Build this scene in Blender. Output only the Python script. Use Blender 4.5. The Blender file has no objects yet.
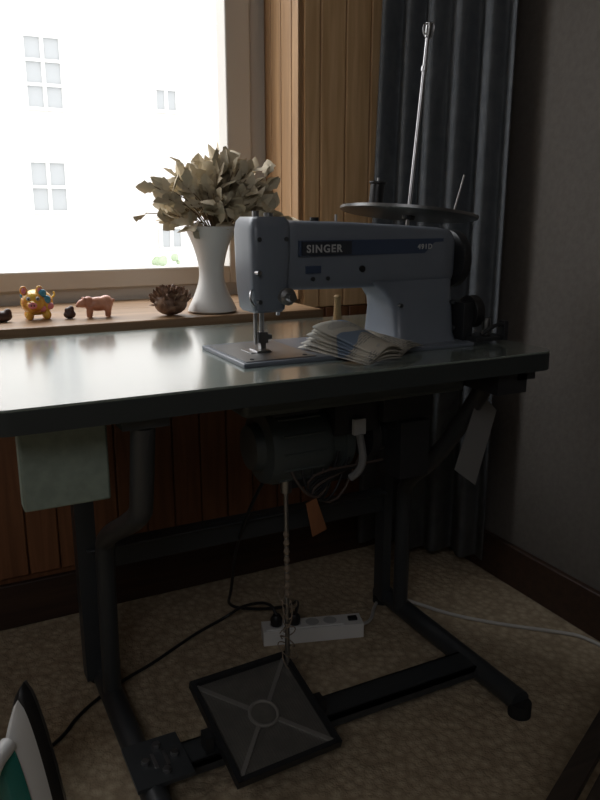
import bpy, math, random
from mathutils import Vector, Matrix
random.seed(4)
C=bpy.context.collection
# ------------------------------------------------------------ materials
def mat(name,col,rough=.6,metal=0,noise=None,bump=None,col2=None,spec=.5,coat=0):
    m=bpy.data.materials.new(name);m.use_nodes=True
    nt=m.node_tree;b=nt.nodes['Principled BSDF']
    b.inputs['Base Color'].default_value=(*col,1);b.inputs['Roughness'].default_value=rough
    b.inputs['Metallic'].default_value=metal;b.inputs['Specular IOR Level'].default_value=spec
    b.inputs['Coat Weight'].default_value=coat;b.inputs['Coat Roughness'].default_value=.14
    if noise or bump:
        tc=nt.nodes.new('ShaderNodeTexCoord')
    if noise:
        n=nt.nodes.new('ShaderNodeTexNoise');n.inputs['Scale'].default_value=noise;n.inputs['Detail'].default_value=6
        nt.links.new(tc.outputs['Object'],n.inputs['Vector'])
        r=nt.nodes.new('ShaderNodeValToRGB');c2=col2 or tuple(c*.7 for c in col)
        r.color_ramp.elements[0].position=.35;r.color_ramp.elements[1].position=.65
        r.color_ramp.elements[0].color=(*c2,1);r.color_ramp.elements[1].color=(*col,1)
        nt.links.new(n.outputs['Fac'],r.inputs['Fac']);nt.links.new(r.outputs['Color'],b.inputs['Base Color'])
    if bump:
        n2=nt.nodes.new('ShaderNodeTexNoise');n2.inputs['Scale'].default_value=bump[0]
        nt.links.new(tc.outputs['Object'],n2.inputs['Vector'])
        bp=nt.nodes.new('ShaderNodeBump');bp.inputs['Strength'].default_value=bump[1];bp.inputs['Distance'].default_value=.002
        nt.links.new(n2.outputs['Fac'],bp.inputs['Height']);nt.links.new(bp.outputs['Normal'],b.inputs['Normal'])
    return m
def wood(name,c1,c2,rough=.45,axis='Z'):
    m=bpy.data.materials.new(name);m.use_nodes=True;nt=m.node_tree;b=nt.nodes['Principled BSDF']
    tc=nt.nodes.new('ShaderNodeTexCoord');mp=nt.nodes.new('ShaderNodeMapping')
    mp.inputs['Scale'].default_value=(14,14,.8) if axis=='Z' else (.8,14,14)
    n=nt.nodes.new('ShaderNodeTexNoise');n.inputs['Scale'].default_value=4;n.inputs['Detail'].default_value=8;n.inputs['Distortion'].default_value=.6
    r=nt.nodes.new('ShaderNodeValToRGB');r.color_ramp.elements[0].position=.3;r.color_ramp.elements[1].position=.7
    r.color_ramp.elements[0].color=(*c1,1);r.color_ramp.elements[1].color=(*c2,1)
    nt.links.new(tc.outputs['Object'],mp.inputs['Vector']);nt.links.new(mp.outputs[0],n.inputs['Vector'])
    nt.links.new(n.outputs['Fac'],r.inputs['Fac']);nt.links.new(r.outputs['Color'],b.inputs['Base Color'])
    b.inputs['Roughness'].default_value=rough
    return m
def carpet():
    m=bpy.data.materials.new('carpet');m.use_nodes=True;nt=m.node_tree;b=nt.nodes['Principled BSDF']
    tc=nt.nodes.new('ShaderNodeTexCoord')
    v=nt.nodes.new('ShaderNodeTexVoronoi');v.inputs['Scale'].default_value=55;v.inputs['Randomness'].default_value=.85
    nz=nt.nodes.new('ShaderNodeTexNoise');nz.inputs['Scale'].default_value=220
    r=nt.nodes.new('ShaderNodeValToRGB');r.color_ramp.elements[0].position=.2;r.color_ramp.elements[1].position=.75
    r.color_ramp.elements[0].color=(.48,.39,.265,1);r.color_ramp.elements[1].color=(.32,.25,.165,1)
    nt.links.new(tc.outputs['Object'],v.inputs['Vector']);nt.links.new(tc.outputs['Object'],nz.inputs['Vector'])
    nt.links.new(v.outputs['Distance'],r.inputs['Fac']);nt.links.new(r.outputs['Color'],b.inputs['Base Color'])
    ad=nt.nodes.new('ShaderNodeMath');ad.operation='MULTIPLY_ADD';ad.inputs[1].default_value=-1.5
    nt.links.new(v.outputs['Distance'],ad.inputs[0]);nt.links.new(nz.outputs['Fac'],ad.inputs[2])
    bp=nt.nodes.new('ShaderNodeBump');bp.inputs['Strength'].default_value=.5;bp.inputs['Distance'].default_value=.006
    nt.links.new(ad.outputs[0],bp.inputs['Height']);nt.links.new(bp.outputs['Normal'],b.inputs['Normal'])
    b.inputs['Roughness'].default_value=.95
    return m
def printed():
    """newsprint-like page: rows of small text plus a blue logo patch, laid out in object space"""
    m=bpy.data.materials.new('printed_paper');m.use_nodes=True;nt=m.node_tree;b=nt.nodes['Principled BSDF']
    tc=nt.nodes.new('ShaderNodeTexCoord');mp=nt.nodes.new('ShaderNodeMapping');mp.inputs['Rotation'].default_value=(0,0,math.radians(-22))
    mp.inputs['Scale'].default_value=(1,1,.01)
    br=nt.nodes.new('ShaderNodeTexBrick');br.inputs['Scale'].default_value=40;br.inputs['Mortar Size'].default_value=.045
    br.inputs['Color1'].default_value=(.10,.11,.13,1);br.inputs['Color2'].default_value=(.26,.26,.25,1);br.inputs['Mortar'].default_value=(.42,.39,.32,1)
    br.inputs['Row Height'].default_value=.2;br.inputs['Brick Width'].default_value=.5
    n=nt.nodes.new('ShaderNodeTexNoise');n.inputs['Scale'].default_value=26;n.inputs['Detail'].default_value=1
    r=nt.nodes.new('ShaderNodeValToRGB');r.color_ramp.elements[0].position=.44;r.color_ramp.elements[1].position=.5
    r.color_ramp.elements[0].color=(.05,.05,.05,1);r.color_ramp.elements[1].color=(.75,.75,.75,1)
    mx=nt.nodes.new('ShaderNodeMixRGB');mx.inputs['Color1'].default_value=(.45,.42,.35,1)
    n2=nt.nodes.new('ShaderNodeTexNoise');n2.inputs['Scale'].default_value=24;n2.inputs['Detail'].default_value=0
    r2=nt.nodes.new('ShaderNodeValToRGB');r2.color_ramp.elements[0].position=.64;r2.color_ramp.elements[1].position=.67
    m2=nt.nodes.new('ShaderNodeMixRGB');m2.inputs['Color2'].default_value=(.14,.19,.26,1)
    L=nt.links.new
    L(tc.outputs['Object'],mp.inputs['Vector'])
    for q in (br,n,n2): L(mp.outputs[0],q.inputs['Vector'])
    L(n.outputs['Fac'],r.inputs['Fac']);L(r.outputs['Color'],mx.inputs['Fac']);L(br.outputs['Color'],mx.inputs['Color2'])
    L(n2.outputs['Fac'],r2.inputs['Fac']);L(r2.outputs['Color'],m2.inputs['Fac']);L(mx.outputs[0],m2.inputs['Color1']);L(m2.outputs[0],b.inputs['Base Color'])
    b.inputs['Roughness'].default_value=.75
    return m
M={}
M['carpet']=carpet()
M['paper']=mat('wallpaper',(.122,.108,.094),.85,noise=60,col2=(.105,.093,.081),bump=(110,.3))
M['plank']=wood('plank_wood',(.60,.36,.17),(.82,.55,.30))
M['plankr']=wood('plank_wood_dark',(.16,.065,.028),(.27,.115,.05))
M['jamb']=wood('jamb_wood',(.30,.17,.08),(.45,.27,.13))
M['sill']=wood('sill_wood',(.24,.14,.07),(.36,.23,.13),.4,'X')
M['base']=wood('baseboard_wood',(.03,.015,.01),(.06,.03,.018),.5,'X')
M['pvc']=mat('white_pvc',(.62,.59,.54),.35)
M['ceil']=mat('ceiling_paint',(.5,.48,.45),.9)
M['plaster']=mat('plaster',(.25,.24,.22),.9)
M['curt']=mat('curtain_cloth',(.115,.125,.135),.9,noise=30,col2=(.085,.095,.105),bump=(300,.4))
M['top']=mat('laminate_green',(.20,.245,.22),.2,noise=160,col2=(.165,.20,.18),spec=1,coat=1)
M['edge']=mat('table_edge',(.025,.032,.032),.5)
M['iron']=mat('painted_steel_dark',(.034,.038,.041),.38)
M['iron2']=mat('cast_black',(.017,.018,.02),.42)
M['green']=mat('painted_green_grey',(.25,.31,.26),.5,noise=60,col2=(.21,.26,.22))
M['motor']=mat('motor_green',(.06,.075,.075),.38)
M['mach']=mat('machine_grey',(.155,.178,.212),.34,noise=7,col2=(.14,.162,.193))
M['stripe']=mat('stripe_blue',(.045,.065,.11),.35)
M['plate']=mat('badge_dark',(.03,.035,.045),.35)
M['chrome']=mat('chrome',(.5,.5,.51),.28,1)
M['steel']=mat('steel_brushed',(.30,.30,.30),.35,1)
M['label']=mat('label_silver',(.42,.43,.43),.4)
M['black']=mat('black_plastic',(.012,.012,.013),.4)
M['rubber']=mat('rubber',(.01,.01,.01),.8)
M['mesh']=mat('treadle_plate',(.21,.20,.18),.36,.45,noise=40,col2=(.17,.165,.15))
M['wire']=mat('treadle_wire',(.14,.135,.12),.4,.4)
M['rib']=mat('treadle_rib',(.29,.28,.26),.35,.4)
M['white']=mat('white_ceramic',(.78,.76,.72),.35)
M['wplastic']=mat('white_plastic',(.72,.72,.70),.4)
M['leaf']=mat('dry_leaf',(.74,.65,.48),.8,noise=9,col2=(.50,.42,.29))
M['stem']=mat('stem',(.2,.14,.08),.8)
M['paperw']=printed()
M['card']=mat('grey_card',(.17,.17,.165),.7)
M['peg']=wood('peg_wood',(.45,.29,.13),(.6,.4,.2))
M['glaze']=mat('glaze_yellow',(.85,.58,.08),.25,noise=38,col2=(.72,.28,.06))
M['glazeb']=mat('glaze_blue',(.08,.32,.45),.25)
M['glazep']=mat('glaze_rose',(.78,.25,.28),.25)
M['pink']=mat('glaze_pink',(.66,.33,.22),.3,noise=30,col2=(.48,.18,.10))
M['brown']=mat('brown_shell',(.14,.07,.045),.5,noise=60,col2=(.36,.23,.15))
M['dk']=mat('dark_stone',(.07,.04,.035),.4)
M['teal']=mat('teal_plastic',(.02,.20,.17),.25)
M['cord']=mat('string',(.24,.19,.14),.9)
M['dcord']=mat('brown_cord',(.07,.05,.04),.7)
M['ltcord']=mat('grey_cord',(.5,.49,.46),.5)
M['facade']=mat('facade_plaster',(.82,.79,.75),.9,noise=.6,col2=(.78,.75,.72))
M['facade2']=mat('facade_trim',(.86,.85,.82),.9)
M['fwin']=mat('facade_glass',(.47,.485,.49),.8,spec=.1)
M['bush']=mat('bush_green',(.36,.46,.28),.8,noise=5,col2=(.50,.58,.42))
M['ground']=mat('pavement',(.7,.7,.68),.9)
M['darkwood']=wood('dark_wood',(.02,.014,.01),(.05,.035,.025),.5,'X')
# ------------------------------------------------------------ builder
BF=[(0,1,3,2),(4,6,7,5),(0,4,5,1),(2,3,7,6),(0,2,6,4),(1,5,7,3)]
class B:
    def __init__(s): s.v=[];s.f=[];s.m=[];s.mats=[]
    def mi(s,m):
        if m not in s.mats: s.mats.append(m)
        return s.mats.index(m)
    def add(s,vs,fs,m):
        o=len(s.v);s.v+=[tuple(x) for x in vs];k=s.mi(m)
        for f in fs: s.f.append([i+o for i in f]);s.m.append(k)
        return s
    def box(s,a,b,m):
        vs=[Vector((x,y,z)) for x in (a[0],b[0]) for y in (a[1],b[1]) for z in (a[2],b[2])]
        return s.add(vs,BF,m)
    def rings(s,rs,m,cap=True,closed=False):
        n=len(rs[0]);vs=[q for r in rs for q in r];fs=[]
        k=len(rs)
        for i in range(k if closed else k-1):
            j=(i+1)%k
            for a in range(n):
                b=(a+1)%n;fs.append((i*n+a,i*n+b,j*n+b,j*n+a))
        if cap and not closed: fs.append(tuple(range(n))[::-1]);fs.append(tuple((k-1)*n+a for a in range(n)))
        return s.add(vs,fs,m)
    def sweep(s,pts,r,m,seg=10,smooth=0,closed=False):
        P=[Vector(q) for q in pts]
        for _ in range(smooth):
            Q=[P[0]]
            for a,b in zip(P[:-1],P[1:]): Q+=[a*.75+b*.25,a*.25+b*.75]
            Q.append(P[-1]);P=Q
        rs=[];up=None;n=len(P)
        for i,q in enumerate(P):
            if closed: t=(P[(i+1)%n]-P[i-1])
            else: t=(P[min(i+1,n-1)]-P[max(i-1,0)])
            t.normalize()
            if up is None: up=t.orthogonal().normalized()
            up=(up-t*up.dot(t)).normalized();w=t.cross(up)
            rr=r if not callable(r) else r(i/(n-1))
            rs.append([q+(up*math.cos(2*math.pi*a/seg)+w*math.sin(2*math.pi*a/seg))*rr for a in range(seg)])
        return s.rings(rs,m,closed=closed)
    def cyl(s,a,b,r,m,r2=None,seg=24):
        a=Vector(a);b=Vector(b);t=(b-a).normalized();u=t.orthogonal().normalized();w=t.cross(u);r2=r if r2 is None else r2
        f=lambda c,q:[c+(u*math.cos(2*math.pi*k/seg)+w*math.sin(2*math.pi*k/seg))*q for k in range(seg)]
        return s.rings([f(a,r),f(b,r2)],m)
    def lathe(s,prof,c,ax,m,seg=32):
        c=Vector(c);t=Vector(ax).normalized();u=t.orthogonal().normalized();w=t.cross(u)
        return s.rings([[c+t*h+(u*math.cos(2*math.pi*k/seg)+w*math.sin(2*math.pi*k/seg))*max(r,1e-4) for k in range(seg)] for r,h in prof],m)
    def ball(s,c,r,m,seg=16,R=None):
        c=Vector(c);r=(r,)*3 if not hasattr(r,'__len__') else r;rs=[]
        for i in range(1,10):
            a=math.pi*i/10
            rr=[]
            for k in range(seg):
                q=Vector((r[0]*math.sin(a)*math.cos(2*math.pi*k/seg),r[1]*math.sin(a)*math.sin(2*math.pi*k/seg),-r[2]*math.cos(a)))
                rr.append(c+(R@q if R else q))
            rs.append(rr)
        return s.rings(rs,m)
    def obj(s,name,parent=None,bevel=0,smooth=True,remesh=0,sub=0):
        import bmesh
        me=bpy.data.meshes.new(name);me.from_pydata(s.v,[],s.f)
        for m in s.mats: me.materials.append(M[m])
        me.polygons.foreach_set('material_index',s.m);me.update()
        o=bpy.data.objects.new(name,me);C.objects.link(o)
        bm=bmesh.new();bm.from_mesh(me);bmesh.ops.recalc_face_normals(bm,faces=bm.faces);bm.to_mesh(me);bm.free()
        if remesh:
            r=o.modifiers.new('r','REMESH');r.mode='VOXEL';r.voxel_size=remesh;r.use_smooth_shade=True
            k=o.modifiers.new('s','SMOOTH');k.iterations=4
        if bevel:
            b=o.modifiers.new('b','BEVEL');b.width=bevel;b.segments=2;b.limit_method='ANGLE';b.angle_limit=math.radians(50)
        if sub:
            b=o.modifiers.new('ss','SUBSURF');b.levels=sub;b.render_levels=sub
        if smooth and not remesh:
            for q in me.polygons: q.use_smooth=True
            bm=bmesh.new();bm.from_mesh(me)
            for e in bm.edges:
                if len(e.link_faces)==2 and e.calc_face_angle(0)>math.radians(38): e.smooth=False
            bm.to_mesh(me);bm.free()
        if parent: o.parent=parent
        return o
def empty(n,loc=(0,0,0)):
    o=bpy.data.objects.new(n,None);C.objects.link(o);o.empty_display_size=.05;return o
def se(c,hx,hy,n=28,e=5):
    out=[]
    for k in range(n):
        t=2*math.pi*k/n;ct,st=math.cos(t),math.sin(t)
        out.append((c[0]+hx*math.copysign(abs(ct)**(2/e),ct),c[1]+hy*math.copysign(abs(st)**(2/e),st)))
    return out
# ------------------------------------------------------------ room
WX=1.42;WY=1.87
B().box((-2.4,-1.9,-.1),(WX+.2,2.2,0),'carpet').obj('floor',smooth=False)
B().box((-2.4,-1.9,2.5),(WX+.2,2.2,2.6),'ceil').obj('ceiling',smooth=False)
B().box((WX,-1.9,0),(WX+.2,2.2,2.5),'paper').obj('wall_right',smooth=False)
B().box((-2.4,-1.9,0),(-2.2,2.2,2.5),'plaster').obj('wall_left',smooth=False)
B().box((-2.2,-1.9,0),(WX,-1.75,2.5),'plaster').obj('wall_front',smooth=False)
b=B();OX0,OX1,OZ0,OZ1=-1.5,.955,.77,2.2
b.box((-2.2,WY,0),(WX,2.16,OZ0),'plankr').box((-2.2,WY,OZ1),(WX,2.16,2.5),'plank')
b.box((-2.2,WY,OZ0),(OX0,2.16,OZ1),'plank').box((OX1,WY,OZ0),(WX,2.16,OZ1),'plank')
b.obj('wall_back',smooth=False)
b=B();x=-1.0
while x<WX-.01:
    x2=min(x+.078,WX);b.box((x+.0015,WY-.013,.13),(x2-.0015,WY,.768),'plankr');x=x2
x=OX1+.003
i=0
while x<WX-.01:
    x2=min(x+[.05,.078,.078,.078,.078,.078,.078][i],WX);b.box((x+.0015,WY-.013,.77),(x2-.0015,WY,2.5),'plank');x=x2;i+=1
b.obj('wood_paneling',bevel=.003)
b=B()
for y0,y1 in ((1.862,1.90),(1.903,1.965),(1.968,2.03),(2.033,2.07)):
    b.box((OX1-.012,y0,.795),(OX1-.0005,y1,OZ1),'jamb')
b.obj('trim_1',bevel=.002)
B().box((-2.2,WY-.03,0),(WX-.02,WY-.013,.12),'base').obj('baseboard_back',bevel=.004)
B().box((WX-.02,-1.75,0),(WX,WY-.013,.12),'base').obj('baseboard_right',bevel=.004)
b=B();b.box((-1.5,1.635,.770),(.90,WY,.795),'sill').box((-1.5,WY,.770),(OX1,2.07,.795),'sill')
b.obj('window_sill',bevel=.004)
w=empty('window_1');b=B();Y0,Y1=2.09,2.15
X0,X1=OX0,OX1-.002;Z0,Z1=.795,OZ1
b.box((X0,Y0,Z0),(X0+.06,Y1,Z1),'pvc').box((X1-.065,Y0,Z0),(X1,Y1,Z1),'pvc').box((X0,Y0,Z0-.025),(X1,Y1,Z0+.04),'pvc').box((X0,Y0,Z1-.06),(X1,Y1,Z1),'pvc')
b.obj('outer_frame',w,.004)
b=B();Y0-=.02
for a,c in ((X0+.05,-.55),(-.55,X1-.055)):
    b.box((a,Y0,Z0+.034),(a+.075,Y1-.01,Z1-.05),'pvc').box((c-.075,Y0,Z0+.034),(c,Y1-.01,Z1-.05),'pvc')
    b.box((a+.075,Y0,Z0+.034),(c-.075,Y1-.01,Z0+.085),'pvc').box((a+.075,Y0,Z1-.12),(c-.075,Y1-.01,Z1-.05),'pvc')
b.obj('sash',w,.004)
# curtain
b=B();n=180;path=[]
for i in range(n+1):
    t=i/n
    c=Vector((1.150+.225*t,1.80-.28*t,0));nrm=Vector((-.78,-.62,0))
    c+=nrm*(.022*math.sin(t*2*math.pi*5.3+.8*math.sin(5*t))+.014*math.sin(t*2*math.pi*2.3+1))
    path.append(c)
vs=[];fs=[];hz=[.06,.8,1.3,1.9,2.42]
for j,z in enumerate(hz):
    for i,q in enumerate(path): vs.append((q.x+(.03*(z-1.0))*(1-i/n),q.y,z))
for j in range(len(hz)-1):
    for i in range(n): a=j*(n+1)+i;fs.append((a,a+1,a+n+2,a+n+1))
b.add(vs,fs,'curt');o=b.obj('curtain');s=o.modifiers.new('t','SOLIDIFY');s.thickness=.003
for q in o.data.polygons:q.use_smooth=True
b=B();b.cyl((-1.6,1.70,2.44),(WX-.02,1.70,2.44),.012,'steel');b.box((1.3,1.69,2.44),(1.32,1.71,2.5),'steel');b.box((-1.5,1.69,2.44),(-1.48,1.71,2.5),'steel');b.obj('curtain_rail')
# ------------------------------------------------------------ outside
b=B();FY=14
b.box((-14,FY,-6),(16,FY+1,16),'facade')
def fw(cx,cz,wd,h,gx=2,gz=3):
    b.box((cx-wd/2,FY-.03,cz-h/2),(cx+wd/2,FY-.001,cz+h/2),'fwin')
    for k in range(gx+1):
        x=cx-wd/2+wd*k/gx;b.box((x-.03,FY-.06,cz-h/2-.03),(x+.03,FY-.031,cz+h/2+.03),'facade2')
    for k in range(gz+1):
        z=cz-h/2+h*k/gz;b.box((cx-wd/2-.03,FY-.09,z-.025),(cx+wd/2+.03,FY-.061,z+.025),'facade2')
for dx in (-6.6,-3.3,0,6.6,9.9):
    fw(2.25+dx,3.35,.62,1.15);fw(2.2+dx,1.5,.62,.85,2,2);fw(2.2+dx,5.6,.62,1.15);fw(2.2+dx,-.6,.62,1.0)
for cz in (3.05,5.3,.6): fw(4.37,cz,.42,.38,2,1)
b.box((-14,FY-.12,2.3),(3.1,FY-.001,2.36),'facade2').box((-14,FY-.12,4.4),(16,FY-.001,4.5),'facade2')
b.obj('apartment_building',smooth=False)
B().box((-16,2.5,-6.1),(18,FY+1,-6),'ground').obj('ground',smooth=False)
b=B()
for i in range(120):
    a=random.uniform(0,6.28);r=random.uniform(0,.6)
    b.ball((3.38+r*math.cos(a),11+random.uniform(-.4,.4),-.12+r*math.sin(a)*.9),random.uniform(.03,.085),'bush',8)
b.cyl((3.38,11,-6),(3.38,11,-.2),.1,'stem');b.obj('garden_tree')
# ------------------------------------------------------------ table
T=empty('sewing_table')
def rrect(x0,x1,y0,y1,r,n=6):
    o=[]
    for cx,cy,a0 in ((x1-r,y1-r,0),(x0+r,y1-r,90),(x0+r,y0+r,180),(x1-r,y0+r,270)):
        for k in range(n+1):
            a=math.radians(a0+90*k/n);o.append((cx+r*math.cos(a),cy+r*math.sin(a)))
    return o
R=rrect(.055,1.045,.995,1.60,.03)
b=B();b.rings([[(x,y,z) for x,y in R] for z in (.744,.776)],'edge');b.obj('tabletop_core',T)
b=B();b.rings([[(x,y,z) for x,y in R] for z in (.776,.78)],'top');b.obj('tabletop_laminate',T,.001)
b=B()
rt=.019
b.sweep([(.27,1.04,.725),(.27,1.07,.60),(.27,1.085,.56),(.27,1.36,.42),(.27,1.39,.38),(.27,1.41,.03)],rt,'iron',14,2)
b.box((.232,1.482,.03),(.272,1.525,.744),'iron')
b.sweep([(.27,1.00,.03),(.27,1.54,.03)],.024,'iron',14)
b.box((.235,1.02,.724),(.305,1.54,.744),'iron')
b.sweep([(1.0,1.12,.73),(1.0,1.15,.66),(1.0,1.29,.48),(1.005,1.40,.40),(1.01,1.415,.34),(1.02,1.43,.03)],rt,'iron',14,2)
b.box((1.0,1.485,.03),(1.025,1.525,.744),'iron')
b.sweep([(1.03,1.00,.03),(1.03,1.54,.03)],.024,'iron',14)
b.box((.975,1.02,.724),(1.02,1.54,.744),'iron')
b.obj('side_frames',T)
b=B()
b.box((.25,1.49,.285),(1.0,1.515,.342),'iron').box((.25,1.47,.337),(1.0,1.49,.342),'iron')
b.obj('rear_rail',T,.002)
b=B()
b.box((.27,1.12,.035),(1.03,1.185,.047),'iron').box((.27,1.12,.02),(1.03,1.125,.047),'iron').box((.27,1.18,.02),(1.03,1.185,.047),'iron')
b.box((.24,1.09,.047),(.345,1.21,.055),'iron')
for x,y in ((.30,1.115),(.325,1.15),(.30,1.185),(.27,1.15)):
    b.cyl((x,y,.055),(x,y,.062),.008,'steel',seg=6)
b.box((.305,1.13,.055),(.312,1.17,.0555),'steel').box((.283,1.13,.055),(.29,1.17,.0555),'steel')
b.obj('treadle_beam',T,.0015)
b=B()
for x in (.27,1.03):
    for y in (1.0,1.53):
        b.cyl((x,y,0),(x,y,.03),.024,'rubber')
b.box((.93,1.02,.70),(1.0,1.20,.744),'iron2')
b.obj('feet_pads',T)
b=B();b.box((.10,1.09,.598),(.228,1.125,.735),'green').box((.098,1.085,.73),(.236,1.13,.744),'iron').obj('side_panel_box',T,.004)
# pedal
E=empty('treadle_pedal');E.parent=T
a=math.atan2(.065,.21);Rm=Matrix.Rotation(math.radians(3),3,'Z')@Matrix.Rotation(a,3,'X')
b=B();c0=Vector((.505,1.147,.082));hw,hl=.104,.112
def pb(x0,x1,y0,y1,z0,z1,m='iron2'):
    vs=[Vector((x,y,z)) for x in (x0,x1) for y in (y0,y1) for z in (z0,z1)]
    b.add([Rm@q+c0 for q in vs],BF,m)
pb(-hw,hw,-hl,hl,-.006,-.002,'mesh')
for s in (-1,1):
    pb(s*hw-.005,s*hw+.005,-hl-.005,hl+.005,-.009,.009);pb(-hw,hw,s*hl-.005,s*hl+.005,-.009,.009)
def pc(p,q,wd,m):
    p=Vector((*p,0));q=Vector((*q,0));d=(q-p).normalized();n=Vector((-d.y,d.x,0))*wd
    vs=[]
    for t in (p,q):
        for k in (n,-n):
            for z in (-.004,.002): vs.append(Rm@(t+k+Vector((0,0,z)))+c0)
    b.add(vs,BF,m)
for sx in (-1,1):
    for sy in (-1,1): pc((sx*.022,sy*.022),(sx*hw,sy*hl),.004,'rib')
for k in range(1,36):
    t=-hw+2*hw*k/36;pb(t-.0005,t+.0005,-hl,hl,-.003,-.0014,'wire')
circ=[Rm@Vector((.028*math.cos(k*math.pi/16),.028*math.sin(k*math.pi/16),.001))+c0 for k in range(32)]
b.sweep(circ,.0035,'rib',8,closed=True)
b.add([Rm@Vector((.026*math.cos(k*math.pi/16),.026*math.sin(k*math.pi/16),.0))+c0 for k in range(32)],[tuple(range(32))],'mesh')
b.cyl((.41,1.142,.055),(.61,1.148,.055),.009,'iron2')
b.box((.38,1.13,.047),(.395,1.16,.08),'iron2').box((.62,1.13,.047),(.635,1.16,.08),'iron2')
b.obj('pedal_tray',E)
b=B();b.cyl((.60,1.235,.11),(.615,1.27,.50),.005,'steel')
for k in range(9):
    z=.12+.02*k+random.uniform(-.004,.004)
    cc=[(.603+(.016+.008*math.sin(k))*math.cos(q*.7+k)*(1 if k%2 else .7),1.24+.014*math.sin(q*.7+k),z+.02*math.sin(q*.7)) for q in range(9)]
    b.sweep(cc,.0013,'cord',6,1)
for k in range(8):
    b.lathe([(.004,0),(.007,.006),(.004,.014)],(.606+.0005*k,1.245+.002*k,.26+.018*k),(0.03,.05,1),'cord',8)
b.obj('pitman_rod',T)
# motor
b=B();mz=.575
b.lathe([(.02,-.02),(.045,-.018),(.05,0),(.075,.005),(.08,.02),(.08,.12),(.075,.135),(.06,.14),(.06,.17),(.07,.172),(.07,.19),(.03,.195),(.015,.22)],(.565,1.30,mz),(1,0,0),'motor')
for k in range(14):
    an=2*math.pi*k/14;b.box((.59,1.30+.08*math.cos(an)-.002,mz+.08*math.sin(an)-.002),(.68,1.30+.08*math.cos(an)+.002,mz+.08*math.sin(an)+.002),'motor')
b.box((.58,1.25,.645),(.68,1.35,.744),'iron2')
b.box((.70,1.22,.60),(.80,1.32,.70),'iron2')
b.lathe([(.05,0),(.052,.02),(.04,.03),(.04,.05)],(.79,1.27,.58),(1,0,0),'iron2')
b.box((.615,1.262,.488),(.80,1.275,.505),'iron2').cyl((.615,1.27,.48),(.615,1.27,.52),.012,'steel')
b.box((.83,1.18,.50),(.90,1.24,.62),'iron2')
b.box((.80,1.20,.62),(.92,1.26,.744),'iron2')
b.box((.735,1.205,.60),(.762,1.215,.632),'label')
b.sweep([(.75,1.21,.60),(.755,1.20,.55),(.745,1.2,.525),(.73,1.21,.51)],.008,'card',8,2)
for k in range(7):
    b.sweep([(.60+.03*k,1.24,.56),(.62+.015*k,1.21+.005*k,.50-.012*k),(.67-.01*k,1.22,.47+.01*k),(.70+.02*k,1.23,.53)],.003,'black' if k%3 else 'dcord',6,2)
b.obj('clutch_motor',T,.003)
b=B();b.box((.46,1.11,.69),(.93,1.32,.744),'motor').obj('oil_pan',T,.01)
b=B();b.add([(.625,1.20,.478),(.648,1.20,.485),(.672,1.20,.415),(.64,1.20,.405),(.625,1.203,.478),(.648,1.203,.485),(.672,1.203,.415),(.64,1.203,.405)],[(0,1,2,3),(7,6,5,4),(0,4,5,1),(1,5,6,2),(2,6,7,3),(3,7,4,0)],'plankr').obj('wooden_tag_strip',T)
# ------------------------------------------------------------ sewing machine
S=empty('sewing_machine')
b=B();b.box((.46,1.105,.7795),(.94,1.31,.787),'mach').obj('bed',S,.002)
b=B();b.box((.468,1.115,.787),(.60,1.29,.7885),'steel').box((.505,1.18,.7885),(.545,1.225,.7895),'chrome')
b.cyl((.485,1.13,.7885),(.485,1.13,.7895),.004,'black').cyl((.585,1.13,.7885),(.585,1.13,.7895),.004,'black')
b.obj('throat_plate',S)
def secX(x,yc,zt,zb,hy,e=5): return [(x,yc+p[0],(zt+zb)/2+p[1]) for p in se((0,0),hy,(zt-zb)/2,36,e)]
def secZ(z,xc,yc,hx,hy,e=6): return [(p[0],p[1],z) for p in se((xc,yc),hx,hy,36,e)]
b=B()
b.rings([secX(.565,1.21,1.005,.90,.036),secX(.572,1.21,1.013,.897,.041),secX(.59,1.21,1.016,.895,.043),secX(.70,1.21,1.013,.893,.045),secX(.80,1.21,1.008,.893,.047),secX(.90,1.21,1.002,.89,.048),secX(.925,1.21,.998,.89,.046),secX(.933,1.21,.99,.90,.040)],'mach')
b.obj('arm',S)
b=B()
b.rings([secZ(.860,.538,1.205,.028,.034),secZ(.865,.538,1.205,.031,.040),secZ(.90,.538,1.205,.035,.044),secZ(.95,.539,1.205,.0375,.046),secZ(1.0,.540,1.207,.0385,.046),secZ(1.014,.541,1.208,.037,.043),secZ(1.022,.542,1.21,.031,.036)],'mach')
b.obj('head',S)
b=B()
pz=[(.787,.784,.930,.075),(.80,.788,.929,.066),(.85,.789,.929,.058),(.87,.783,.929,.053),(.886,.770,.930,.05),(.896,.755,.931,.049),(.905,.735,.931,.048)]
b.rings([secZ(z,(x0+x1)/2,1.21,(x1-x0)/2,hy,7) for z,x0,x1,hy in pz],'mach')
b.obj('pillar',S)
b=B()
b.box((.59,1.1625,.955),(.90,1.1655,.982),'stripe')
b.box((.595,1.160,.957),(.695,1.164,.980),'plate')
b.obj('badge',S)
def text(s,loc,size,m,name):
    c=bpy.data.curves.new(name,'FONT');c.body=s;c.size=size;c.extrude=.0006;c.offset=size*.02;c.space_character=1.2
    o=bpy.data.objects.new(name,c);C.objects.link(o);o.location=loc;o.rotation_euler=(math.pi/2,0,0)
    dg=bpy.context.evaluated_depsgraph_get();me=bpy.data.meshes.new_from_object(o.evaluated_get(dg));bpy.data.objects.remove(o)
    o=bpy.data.objects.new(name,me);me.materials.clear();me.materials.append(M[m]);C.objects.link(o);o.location=loc;o.rotation_euler=(math.pi/2,0,0);o.parent=S
text('SINGER',(.604,1.1595,.9615),.0185,'label','badge_lettering')
text('491D',(.84,1.1615,.963),.013,'label','model_lettering')
b=B()
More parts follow.
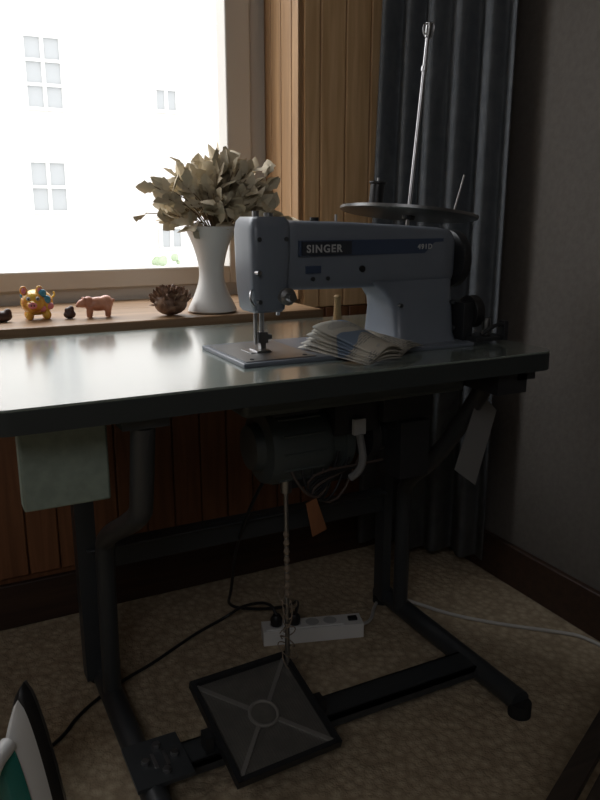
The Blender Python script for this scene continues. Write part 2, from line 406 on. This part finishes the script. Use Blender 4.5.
b.lathe([(.02,-.012),(.022,0),(.048,.001),(.056,.004),(.058,.012),(.056,.022),(.046,.026),(.040,.018),(.030,.018),(.028,.034),(.022,.04),(.01,.042)],(.942,1.21,.94),(1,0,0),'iron2',40)
b.obj('hand_wheel',S)
b=B()
b.box((.932,1.13,.787),(.955,1.22,.86),'iron2').cyl((.955,1.15,.84),(.975,1.15,.84),.032,'black').cyl((.975,1.15,.84),(.99,1.15,.84),.012,'steel')
b.box((.94,1.10,.787),(1.015,1.16,.795),'iron2').cyl((.985,1.125,.795),(.985,1.125,.83),.008,'steel')
b.sweep([(.96,1.11,.80),(.99,1.10,.82),(1.015,1.10,.815)],.004,'iron2',8,1)
b.box((1.005,1.095,.787),(1.015,1.115,.825),'iron2')
b.obj('bobbin_winder',S,.001)
b=B()
b.cyl((.525,1.205,.80),(.525,1.205,.87),.0035,'chrome',seg=12).cyl((.537,1.205,.81),(.537,1.205,.87),.0045,'chrome',seg=12)
b.cyl((.525,1.205,.787),(.525,1.205,.80),.0009,'chrome',seg=8)
b.box((.529,1.197,.802),(.546,1.213,.822),'steel').box((.517,1.18,.789),(.543,1.215,.792),'chrome').box((.532,1.198,.79),(.542,1.21,.806),'steel')
b.cyl((.546,1.205,.812),(.555,1.205,.812),.005,'steel',seg=12)
b.lathe([(.014,0),(.014,.003),(.007,.005),(.007,.010),(.015,.012),(.015,.015),(.008,.018),(.006,.026),(.007,.027),(.007,.034)],(.563,1.164,.888),(0,-1,0),'steel')
b.cyl((.510,1.165,.93),(.510,1.150,.93),.004,'chrome',seg=10)
b.sweep([(.505,1.17,.90),(.495,1.155,.90),(.492,1.15,.885),(.50,1.15,.875)],.0018,'chrome',6,2)
b.sweep([(.575,1.25,.89),(.60,1.27,.87),(.605,1.28,.84)],.004,'chrome',8,1)
b.cyl((.53,1.21,1.02),(.53,1.21,1.032),.006,'steel',seg=12).cyl((.55,1.20,1.02),(.55,1.20,1.029),.008,'steel',seg=16)
b.cyl((.64,1.20,1.01),(.64,1.20,1.021),.008,'black',seg=16)
b.cyl((.69,1.21,1.005),(.69,1.21,1.026),.0025,'chrome',seg=8)
for x,z in ((.515,.985),(.565,.985),(.515,.88),(.62,.915),(.65,.915),(.80,.86),(.92,.86),(.925,.81)):
    yy=1.161 if x<.6 else (1.167 if z>.9 else 1.152)
    b.cyl((x,yy+.01,z),(x,yy-.002,z),.004,'iron',seg=12)
b.cyl((.72,1.17,.93),(.72,1.162,.93),.006,'black',seg=14)
b.box((.605,1.164,.925),(.635,1.167,.938),'stripe')
b.obj('needle_and_fittings',S)
# ------------------------------------------------------------ thread stand
P=empty('thread_stand');b=B()
base=Vector((.975,1.42,.78));top=Vector((1.048,1.44,1.42));d=(top-base).normalized()
b.cyl(base,base+d*.012,.03,'steel').cyl(base,top,.0045,'chrome',seg=14)
b.cyl(base+d*.14,base+d*.17,.009,'black')
b.obj('pole',P)
b=B();tc=base+d*.248
b.lathe([(.01,0),(.148,.002),(.156,.006),(.156,.0),(.150,-.003),(.01,-.003)],tc,d,'steel',48)
b.lathe([(.014,-.012),(.016,.0),(.014,.018)],tc,d,'black')
b.obj('spool_tray',P)
b=B();u=Vector((1,-.1,-.09)).normalized()
for k,(t,hh) in enumerate(((-.085,.07),(.115,.10))):
    q=tc+u*t+d*.001
    b.cyl(q,q+d*hh+u*(.02 if k else 0),.0025,'chrome',seg=8);b.cyl(q,q+d*.006,.015,'black')
q=tc+u*-.085+d*.006
b.lathe([(.019,0),(.019,.004),(.016,.006),(.016,.050),(.019,.053),(.019,.056)],q,d,'black')
b.obj('spool_pins',P)
b=B()
b.cyl(top-d*.02,top+d*.01,.007,'steel')
for k in range(6):
    a=k*1.05;b.sweep([top,top+Vector((.01*math.cos(a),.01*math.sin(a),.012)),top+Vector((.014*math.cos(a),.014*math.sin(a),-.004)),top+Vector((.006*math.cos(a),.006*math.sin(a),-.018))],.0015,'steel',6,2)
b.cyl(top-d*.09,top-d*.08,.007,'chrome')
b.obj('thread_guides',P)
# ------------------------------------------------------------ booklet : stack of curled pages, two panels meeting at a raised fold
b=B()
def panel(P0,P1,P2,P3,bow,crk,ph):
    n=14;vs=[];fs=[]
    for i in range(n+1):
        for j in range(n+1):
            s_,t_=i/n,j/n
            q=P0*(1-s_)*(1-t_)+P1*s_*(1-t_)+P2*s_*t_+P3*(1-s_)*t_
            w=crk*(math.sin(7*t_+4*s_+ph)+.6*math.sin(11*s_-5*t_+2*ph))*(.25+.75*(1-s_))
            q=q+Vector((0,0,bow*math.sin(math.pi*t_)+max(w,-.001)));vs.append(q)
    for i in range(n):
        for j in range(n): a=i*(n+1)+j;fs.append((a,a+1,a+n+2,a+n+1))
    b.add(vs,fs,'paperw')
V3=lambda *a:Vector(a)
for k in range(6):
    e=.0028*k;j=random.uniform(-.004,.004);g=.004*k
    panel(V3(.603+g+j,1.190-g,.7905+e*2.6),V3(.650+g,1.030+j,.7825+e),V3(.735+j,1.048+j,.7845+e*1.2),V3(.705+j,1.172,.813+e*1.4),.003+.0014*k,.0012+.0002*k,.3*k)
for k in range(5):
    e=.0030*k;j=random.uniform(-.004,.004)
    panel(V3(.700,1.168+j,.807+e),V3(.730+j,1.050+j,.7845+e),V3(.820-.006*k,1.100+j,.7905+e*.8),V3(.768-.003*k,1.150,.7935+e),.006,.0012,1+.4*k)
o=b.obj('instruction_booklet',smooth=False);s=o.modifiers.new('t','SOLIDIFY');s.thickness=.0006
for q in o.data.polygons:q.use_smooth=True
b=B();b.lathe([(.016,0),(.016,.004),(.010,.008),(.007,.06),(.009,.064),(.006,.068)],(.845,1.47,.78),(0,0,1),'peg',18).obj('wooden_thread_cone')
b=B();pts=[(1.0,1.15,.673),(1.049,1.15,.628),(1.003,1.15,.469),(.946,1.15,.512)]
b.add([(x,y+dy,z) for dy in (0,.0015) for x,y,z in pts],[(0,1,2,3),(7,6,5,4),(0,4,5,1),(1,5,6,2),(2,6,7,3),(3,7,4,0)],'card')
b.cyl((1.003,1.150,.655),(1.003,1.150,.745),.001,'cord',seg=6)
b.obj('hanging_paper_tag',T,smooth=False)
# ------------------------------------------------------------ sill objects
SZ=.795
b=B();vx,vy=.632,1.712
V=empty('vase_with_dried_leaves')
b.lathe([(.057,0),(.061,.004),(.058,.012),(.046,.035),(.036,.058),(.030,.08),(.029,.10),(.034,.13),(.044,.163),(.056,.19),(.063,.205),(.060,.205),(.052,.19),(.038,.15),(.022,.12),(.012,.11)],(vx,vy,SZ),(0,0,1),'white',40).obj('ceramic_vase',V,sub=1)
b=B();ctr=Vector((vx+.018,vy+.01,1.006))
def leaf(base,d,L,W,m='leaf'):
    d=d.normalized();s=d.cross(Vector((random.uniform(-1,1),random.uniform(-1,1),random.uniform(-1,1)))).normalized();n=d.cross(s)
    prof=[(0,.03),(.12,.35),(.28,.8),(.42,.72),(.55,1),(.72,.65),(.85,.45),(1,.02)]
    vs=[];curl=random.uniform(-.3,.5)
    for t,w in prof:
        c=base+d*L*t+n*curl*L*t*t
        vs+=[c+s*W*w+n*W*.35*w,c,c-s*W*w+n*W*.35*w]
    fs=[]
    for i in range(len(prof)-1):
        a=i*3;fs+=[(a,a+1,a+4,a+3),(a+1,a+2,a+5,a+4)]
    b.add(vs,fs,m)
for k in range(108):
    az=random.uniform(0,2*math.pi);el=random.uniform(-.05,1.5)
    d=Vector((math.cos(az)*math.cos(el)*1.3,math.sin(az)*math.cos(el)*.6,math.sin(el)*1.08))
    if k%3==0: d.x=abs(d.x)*1.2
    L=random.uniform(.08,.150)
    tip=ctr+d*L
    b.sweep([ctr+Vector((0,0,-.04)),ctr+d*L*.5+Vector((0,0,.008)),tip],.0012,'stem',5,1)
    for j in range(5):
        t=random.uniform(.4,1.0);dd=(d.normalized()+Vector([random.uniform(-.8,.8) for _ in range(3)]))
        leaf(ctr+d*L*t,dd,random.uniform(.035,.058),random.uniform(.013,.021))
o=b.obj('dried_leaves',V,smooth=True)
# pig figurine
b=B();c=Vector((.232,1.77,SZ))
b.ball(c+Vector((0,0,.038)),(.036,.028,.030),'glaze').ball(c+Vector((-.012,-.022,.04)),(.025,.02,.024),'glaze').ball(c+Vector((-.016,-.043,.036)),(.011,.008,.009),'glaze')
for sx in (-1,1):
    b.ball(c+Vector((-.012+sx*.017,-.018,.066)),(.009,.005,.012),'glaze')
    for sy in (-1,1): b.ball(c+Vector((sx*.019,sy*.014,.010)),(.009,.009,.012),'glaze')
b.sweep([c+Vector((.032,.01,.045)),c+Vector((.042,.012,.05)),c+Vector((.040,.015,.06))],.003,'glaze',8,1)
pg=empty('pig_figurine');b.obj('body',pg,remesh=.0022)
b=B()
for x,z in ((-.023,.050),(-.003,.050)): b.ball(c+Vector((x,-.0405,z)),(.0045,.003,.0045),'label').ball(c+Vector((x,-.0430,z)),(.0022,.002,.0022),'black')
b.ball(c+Vector((-.016,-.050,.036)),(.0095,.003,.0075),'glazep')
for x,z,r,m in ((.018,.045,.010,'glazeb'),(.026,.030,.008,'glazep'),(.010,.060,.009,'glazeb'),(.008,.026,.008,'glazep'),(-.030,.056,.007,'glazeb')):
    b.ball(c+Vector((x,-.014-(.034-abs(x))*.35,z)),(r,.006,r),m)
for sx in (-1,1): b.ball(c+Vector((-.012+sx*.017,-.0225,.066)),(.005,.002,.007),'glazep')
for x in (-.019,-.013): b.ball(c+Vector((x,-.0530,.036)),(.0013,.0015,.0022),'black')
b.obj('painted_details',pg)
b=B();c=Vector((.361,1.735,SZ))
b.ball(c+Vector((.002,0,.031)),(.031,.016,.017),'pink').ball(c+Vector((.018,0,.033)),(.017,.016,.018),'pink').ball(c+Vector((-.022,0,.035)),(.014,.013,.015),'pink')
b.ball(c+Vector((-.036,-.003,.034)),(.012,.010,.010),'pink').ball(c+Vector((-.046,-.004,.030)),(.006,.005,.005),'pink')
for s_ in (-1,1): b.ball(c+Vector((-.032,s_*.009,.044)),(.004,.003,.005),'pink')
for x,y in ((-.02,-.009),(-.015,.009),(.022,-.010),(.027,.009)):
    b.sweep([c+Vector((x,y,.028)),c+Vector((x-.002,y,.014)),c+Vector((x-.003,y,.002))],lambda t:.0085-.002*t,'pink',10)
b.ball(c+Vector((.036,0,.038)),.004,'pink')
b.obj('bear_figurine',remesh=.0018)
b=B();c=Vector((.297,1.74,SZ));b.ball(c+Vector((0,0,.010)),(.014,.011,.010),'dk').ball(c+Vector((.004,0,.022)),(.007,.007,.008),'dk').ball(c+Vector((-.005,0,.020)),(.006,.006,.006),'dk')
b.obj('stone_frog_ornament',remesh=.0015)
b=B();c=Vector((.150,1.75,SZ));b.ball(c+Vector((0,0,.012)),(.026,.014,.013),'dk').ball(c+Vector((-.016,0,.022)),(.011,.010,.010),'dk').ball(c+Vector((.016,0,.020)),(.009,.008,.010),'dk')
b.obj('stone_turtle_ornament',remesh=.0018)
b=B();c=Vector((.522,1.695,SZ))
b.ball(c+Vector((0,0,.028)),(.040,.028,.028),'brown')
for i in range(190):
    a=random.uniform(0,2*math.pi);e=random.uniform(.0,1.5)
    n=Vector((math.cos(a)*math.cos(e),math.sin(a)*math.cos(e),math.sin(e)))
    q=c+Vector((n.x*.040,n.y*.028,.026+n.z*.028));dd=(n+Vector((random.uniform(-.5,.5),0,.6)))
    leaf(q,dd,random.uniform(.014,.022),.006,'brown')
b.obj('pine_cone_ornament')
# ------------------------------------------------------------ power strip + cords
PS=empty('power_strip')
b=B();p0=Vector((.66,1.50,0));p1=Vector((.90,1.425,0));dx=(p1-p0).normalized();n=Vector((-dx.y,dx.x,0))
L=(p1-p0).length
def pbx(a0,a1,w,z0,z1,m,off=0):
    vs=[p0+dx*a+n*(off+ww)+Vector((0,0,z)) for a in (a0,a1) for ww in (-w,w) for z in (z0,z1)]
    b.add(vs,BF,m)
pbx(0,L,.026,0,.038,'wplastic');pbx(.008,L-.05,.021,.038,.041,'wplastic');pbx(L-.035,L-.012,.008,.038,.044,'black')
for k in range(4):
    q=p0+dx*(.035+.045*k);b.cyl(q+Vector((0,0,.040)),q+Vector((0,0,.0415)),.017,'label')
for k in (0,1):
    q=p0+dx*(.035+.045*k);b.lathe([(.014,0),(.015,.018),(.009,.028)],q+Vector((0,0,.041)),(0,0,1),'black',18)
b.obj('strip_body',PS,bevel=.003)
f=.004
b=B();b.sweep([(.695,1.488,.065),(.69,1.52,.09),(.65,1.60,.05),(.62,1.64,f),(.52,1.60,f),(.45,1.56,f),(.38,1.52,f),(.306,1.49,f),(.20,1.42,f),(.15,1.35,f),(.05,1.30,f),(-.2,1.35,f)],f,'black',8,3).obj('appliance_cord',PS)
b=B();b.sweep([(.74,1.475,.065),(.76,1.50,.09),(.77,1.57,.03),(.70,1.64,f),(.64,1.69,f),(.62,1.60,.10),(.60,1.52,.25),(.60,1.42,.40),(.62,1.34,.52)],f,'black',8,3).obj('motor_cord',T)
b=B();b.sweep([(.90,1.425,.02),(.94,1.44,.012),(1.0,1.52,f),(1.06,1.555,f),(1.10,1.48,f),(1.15,1.38,f),(1.24,1.28,f),(1.33,1.20,f),(1.39,1.14,f),(1.39,.9,f)],.0045,'ltcord',8,3).obj('extension_cord',PS)
# ------------------------------------------------------------ iron
I=empty('clothes_iron')
def iron_part(name,secs,m,bev=0):
    b=B();rs=[]
    for d,s,zt,zb in secs:
        o=[];N=18
        for k in range(N+1):
            t=k/N;w=.062*s*min(1,1.02*(1-t)**.62);o.append((w,d,zb+(zt-zb)*t))
        for k in range(N,-1,-1):
            t=k/N;w=-.062*s*min(1,1.02*(1-t)**.62);o.append((w-.0003,d,zb+(zt-zb)*t))
        rs.append(o)
    b.rings(rs,m);return b.obj(name,I,bev)
iron_part('soleplate',[(-.008,.97,.278,.006),(-.006,1,.282,.004),(0,1,.282,.004)],'steel')
iron_part('skirt',[(0,1.0,.283,.002),(.012,.97,.277,.001),(.02,.9,.262,0)],'black')
iron_part('body',[(.02,.9,.262,0),(.035,.84,.245,0),(.055,.68,.21,0),(.065,.5,.19,0)],'wplastic')
iron_part('tank',[(.055,.62,.215,.06),(.072,.5,.20,.07),(.08,.35,.185,.08)],'teal')
b=B();b.sweep([(0,.055,.205),(0,.095,.20),(0,.115,.17),(0,.117,.10),(0,.11,.05),(0,.09,.015),(0,.05,.02)],.014,'wplastic',14,2)
b.box((-.045,.02,0),(.045,.105,.014),'teal');b.obj('handle',I)
b=B();b.sweep([(0,.10,.02),(0,.14,.03),(-.03,.18,.06),(-.08,.2,.01),(-.2,.22,.004)],.004,'wplastic',8,2);b.obj('cord',I)
I.location=(.080,1.155,0);I.rotation_euler=(0,0,math.radians(140))
# ------------------------------------------------------------ slatted stool bottom right
b=B();Rz=Matrix.Rotation(math.radians(25),3,'Z');cc=Vector((1.005,.625,0))
def sb(a,c,m='darkwood'):
    vs=[Rz@Vector((x,y,z))+cc for x in (a[0],c[0]) for y in (a[1],c[1]) for z in (a[2],c[2])]
    b.add(vs,BF,m)
for k in range(6): sb((-.22,.11-.048*k,.15),(.26,.145-.048*k,.165))
for x in (-.18,.18):
    sb((x,-.13,.125),(x+.02,.13,.15))
    for y in (-.13,.11): sb((x,y,0),(x+.02,y+.02,.125))
b.obj('slatted_footstool',bevel=.002)
# ------------------------------------------------------------ lights
W=bpy.data.worlds.new('W');bpy.context.scene.world=W;W.use_nodes=True
bg=W.node_tree.nodes['Background'];bg.inputs[0].default_value=(.97,.98,1,1);bg.inputs[1].default_value=2.15
def area(name,loc,tgt,sx,sy,pw,col):
    l=bpy.data.lights.new(name,'AREA');l.shape='RECTANGLE';l.size=sx;l.size_y=sy;l.energy=pw;l.color=col
    o=bpy.data.objects.new(name,l);C.objects.link(o);o.location=loc
    o.rotation_euler=(Vector(tgt)-Vector(loc)).to_track_quat('-Z','Y').to_euler();return o
area('sky_light',(-.2,3.4,3.1),(.2,1.2,.7),3.2,1.6,112,(.95,.97,1))
area('room_fill',(-.9,-1.0,2.4),(.6,1.5,.3),1.2,1.2,13,(.97,.96,1))  # added weak fill behind the camera, lifts the dark interior; no actual ceiling lamp
cam=bpy.data.cameras.new('camera');o=bpy.data.objects.new('camera',cam);C.objects.link(o);bpy.context.scene.camera=o
o.location=(0,0,1.025);o.rotation_euler=(math.pi/2-math.radians(14.04),0,-math.radians(27))
cam.sensor_fit='HORIZONTAL';cam.sensor_width=36;cam.lens=44.4;cam.clip_start=.02
sc=bpy.context.scene;sc.view_settings.view_transform='Standard'
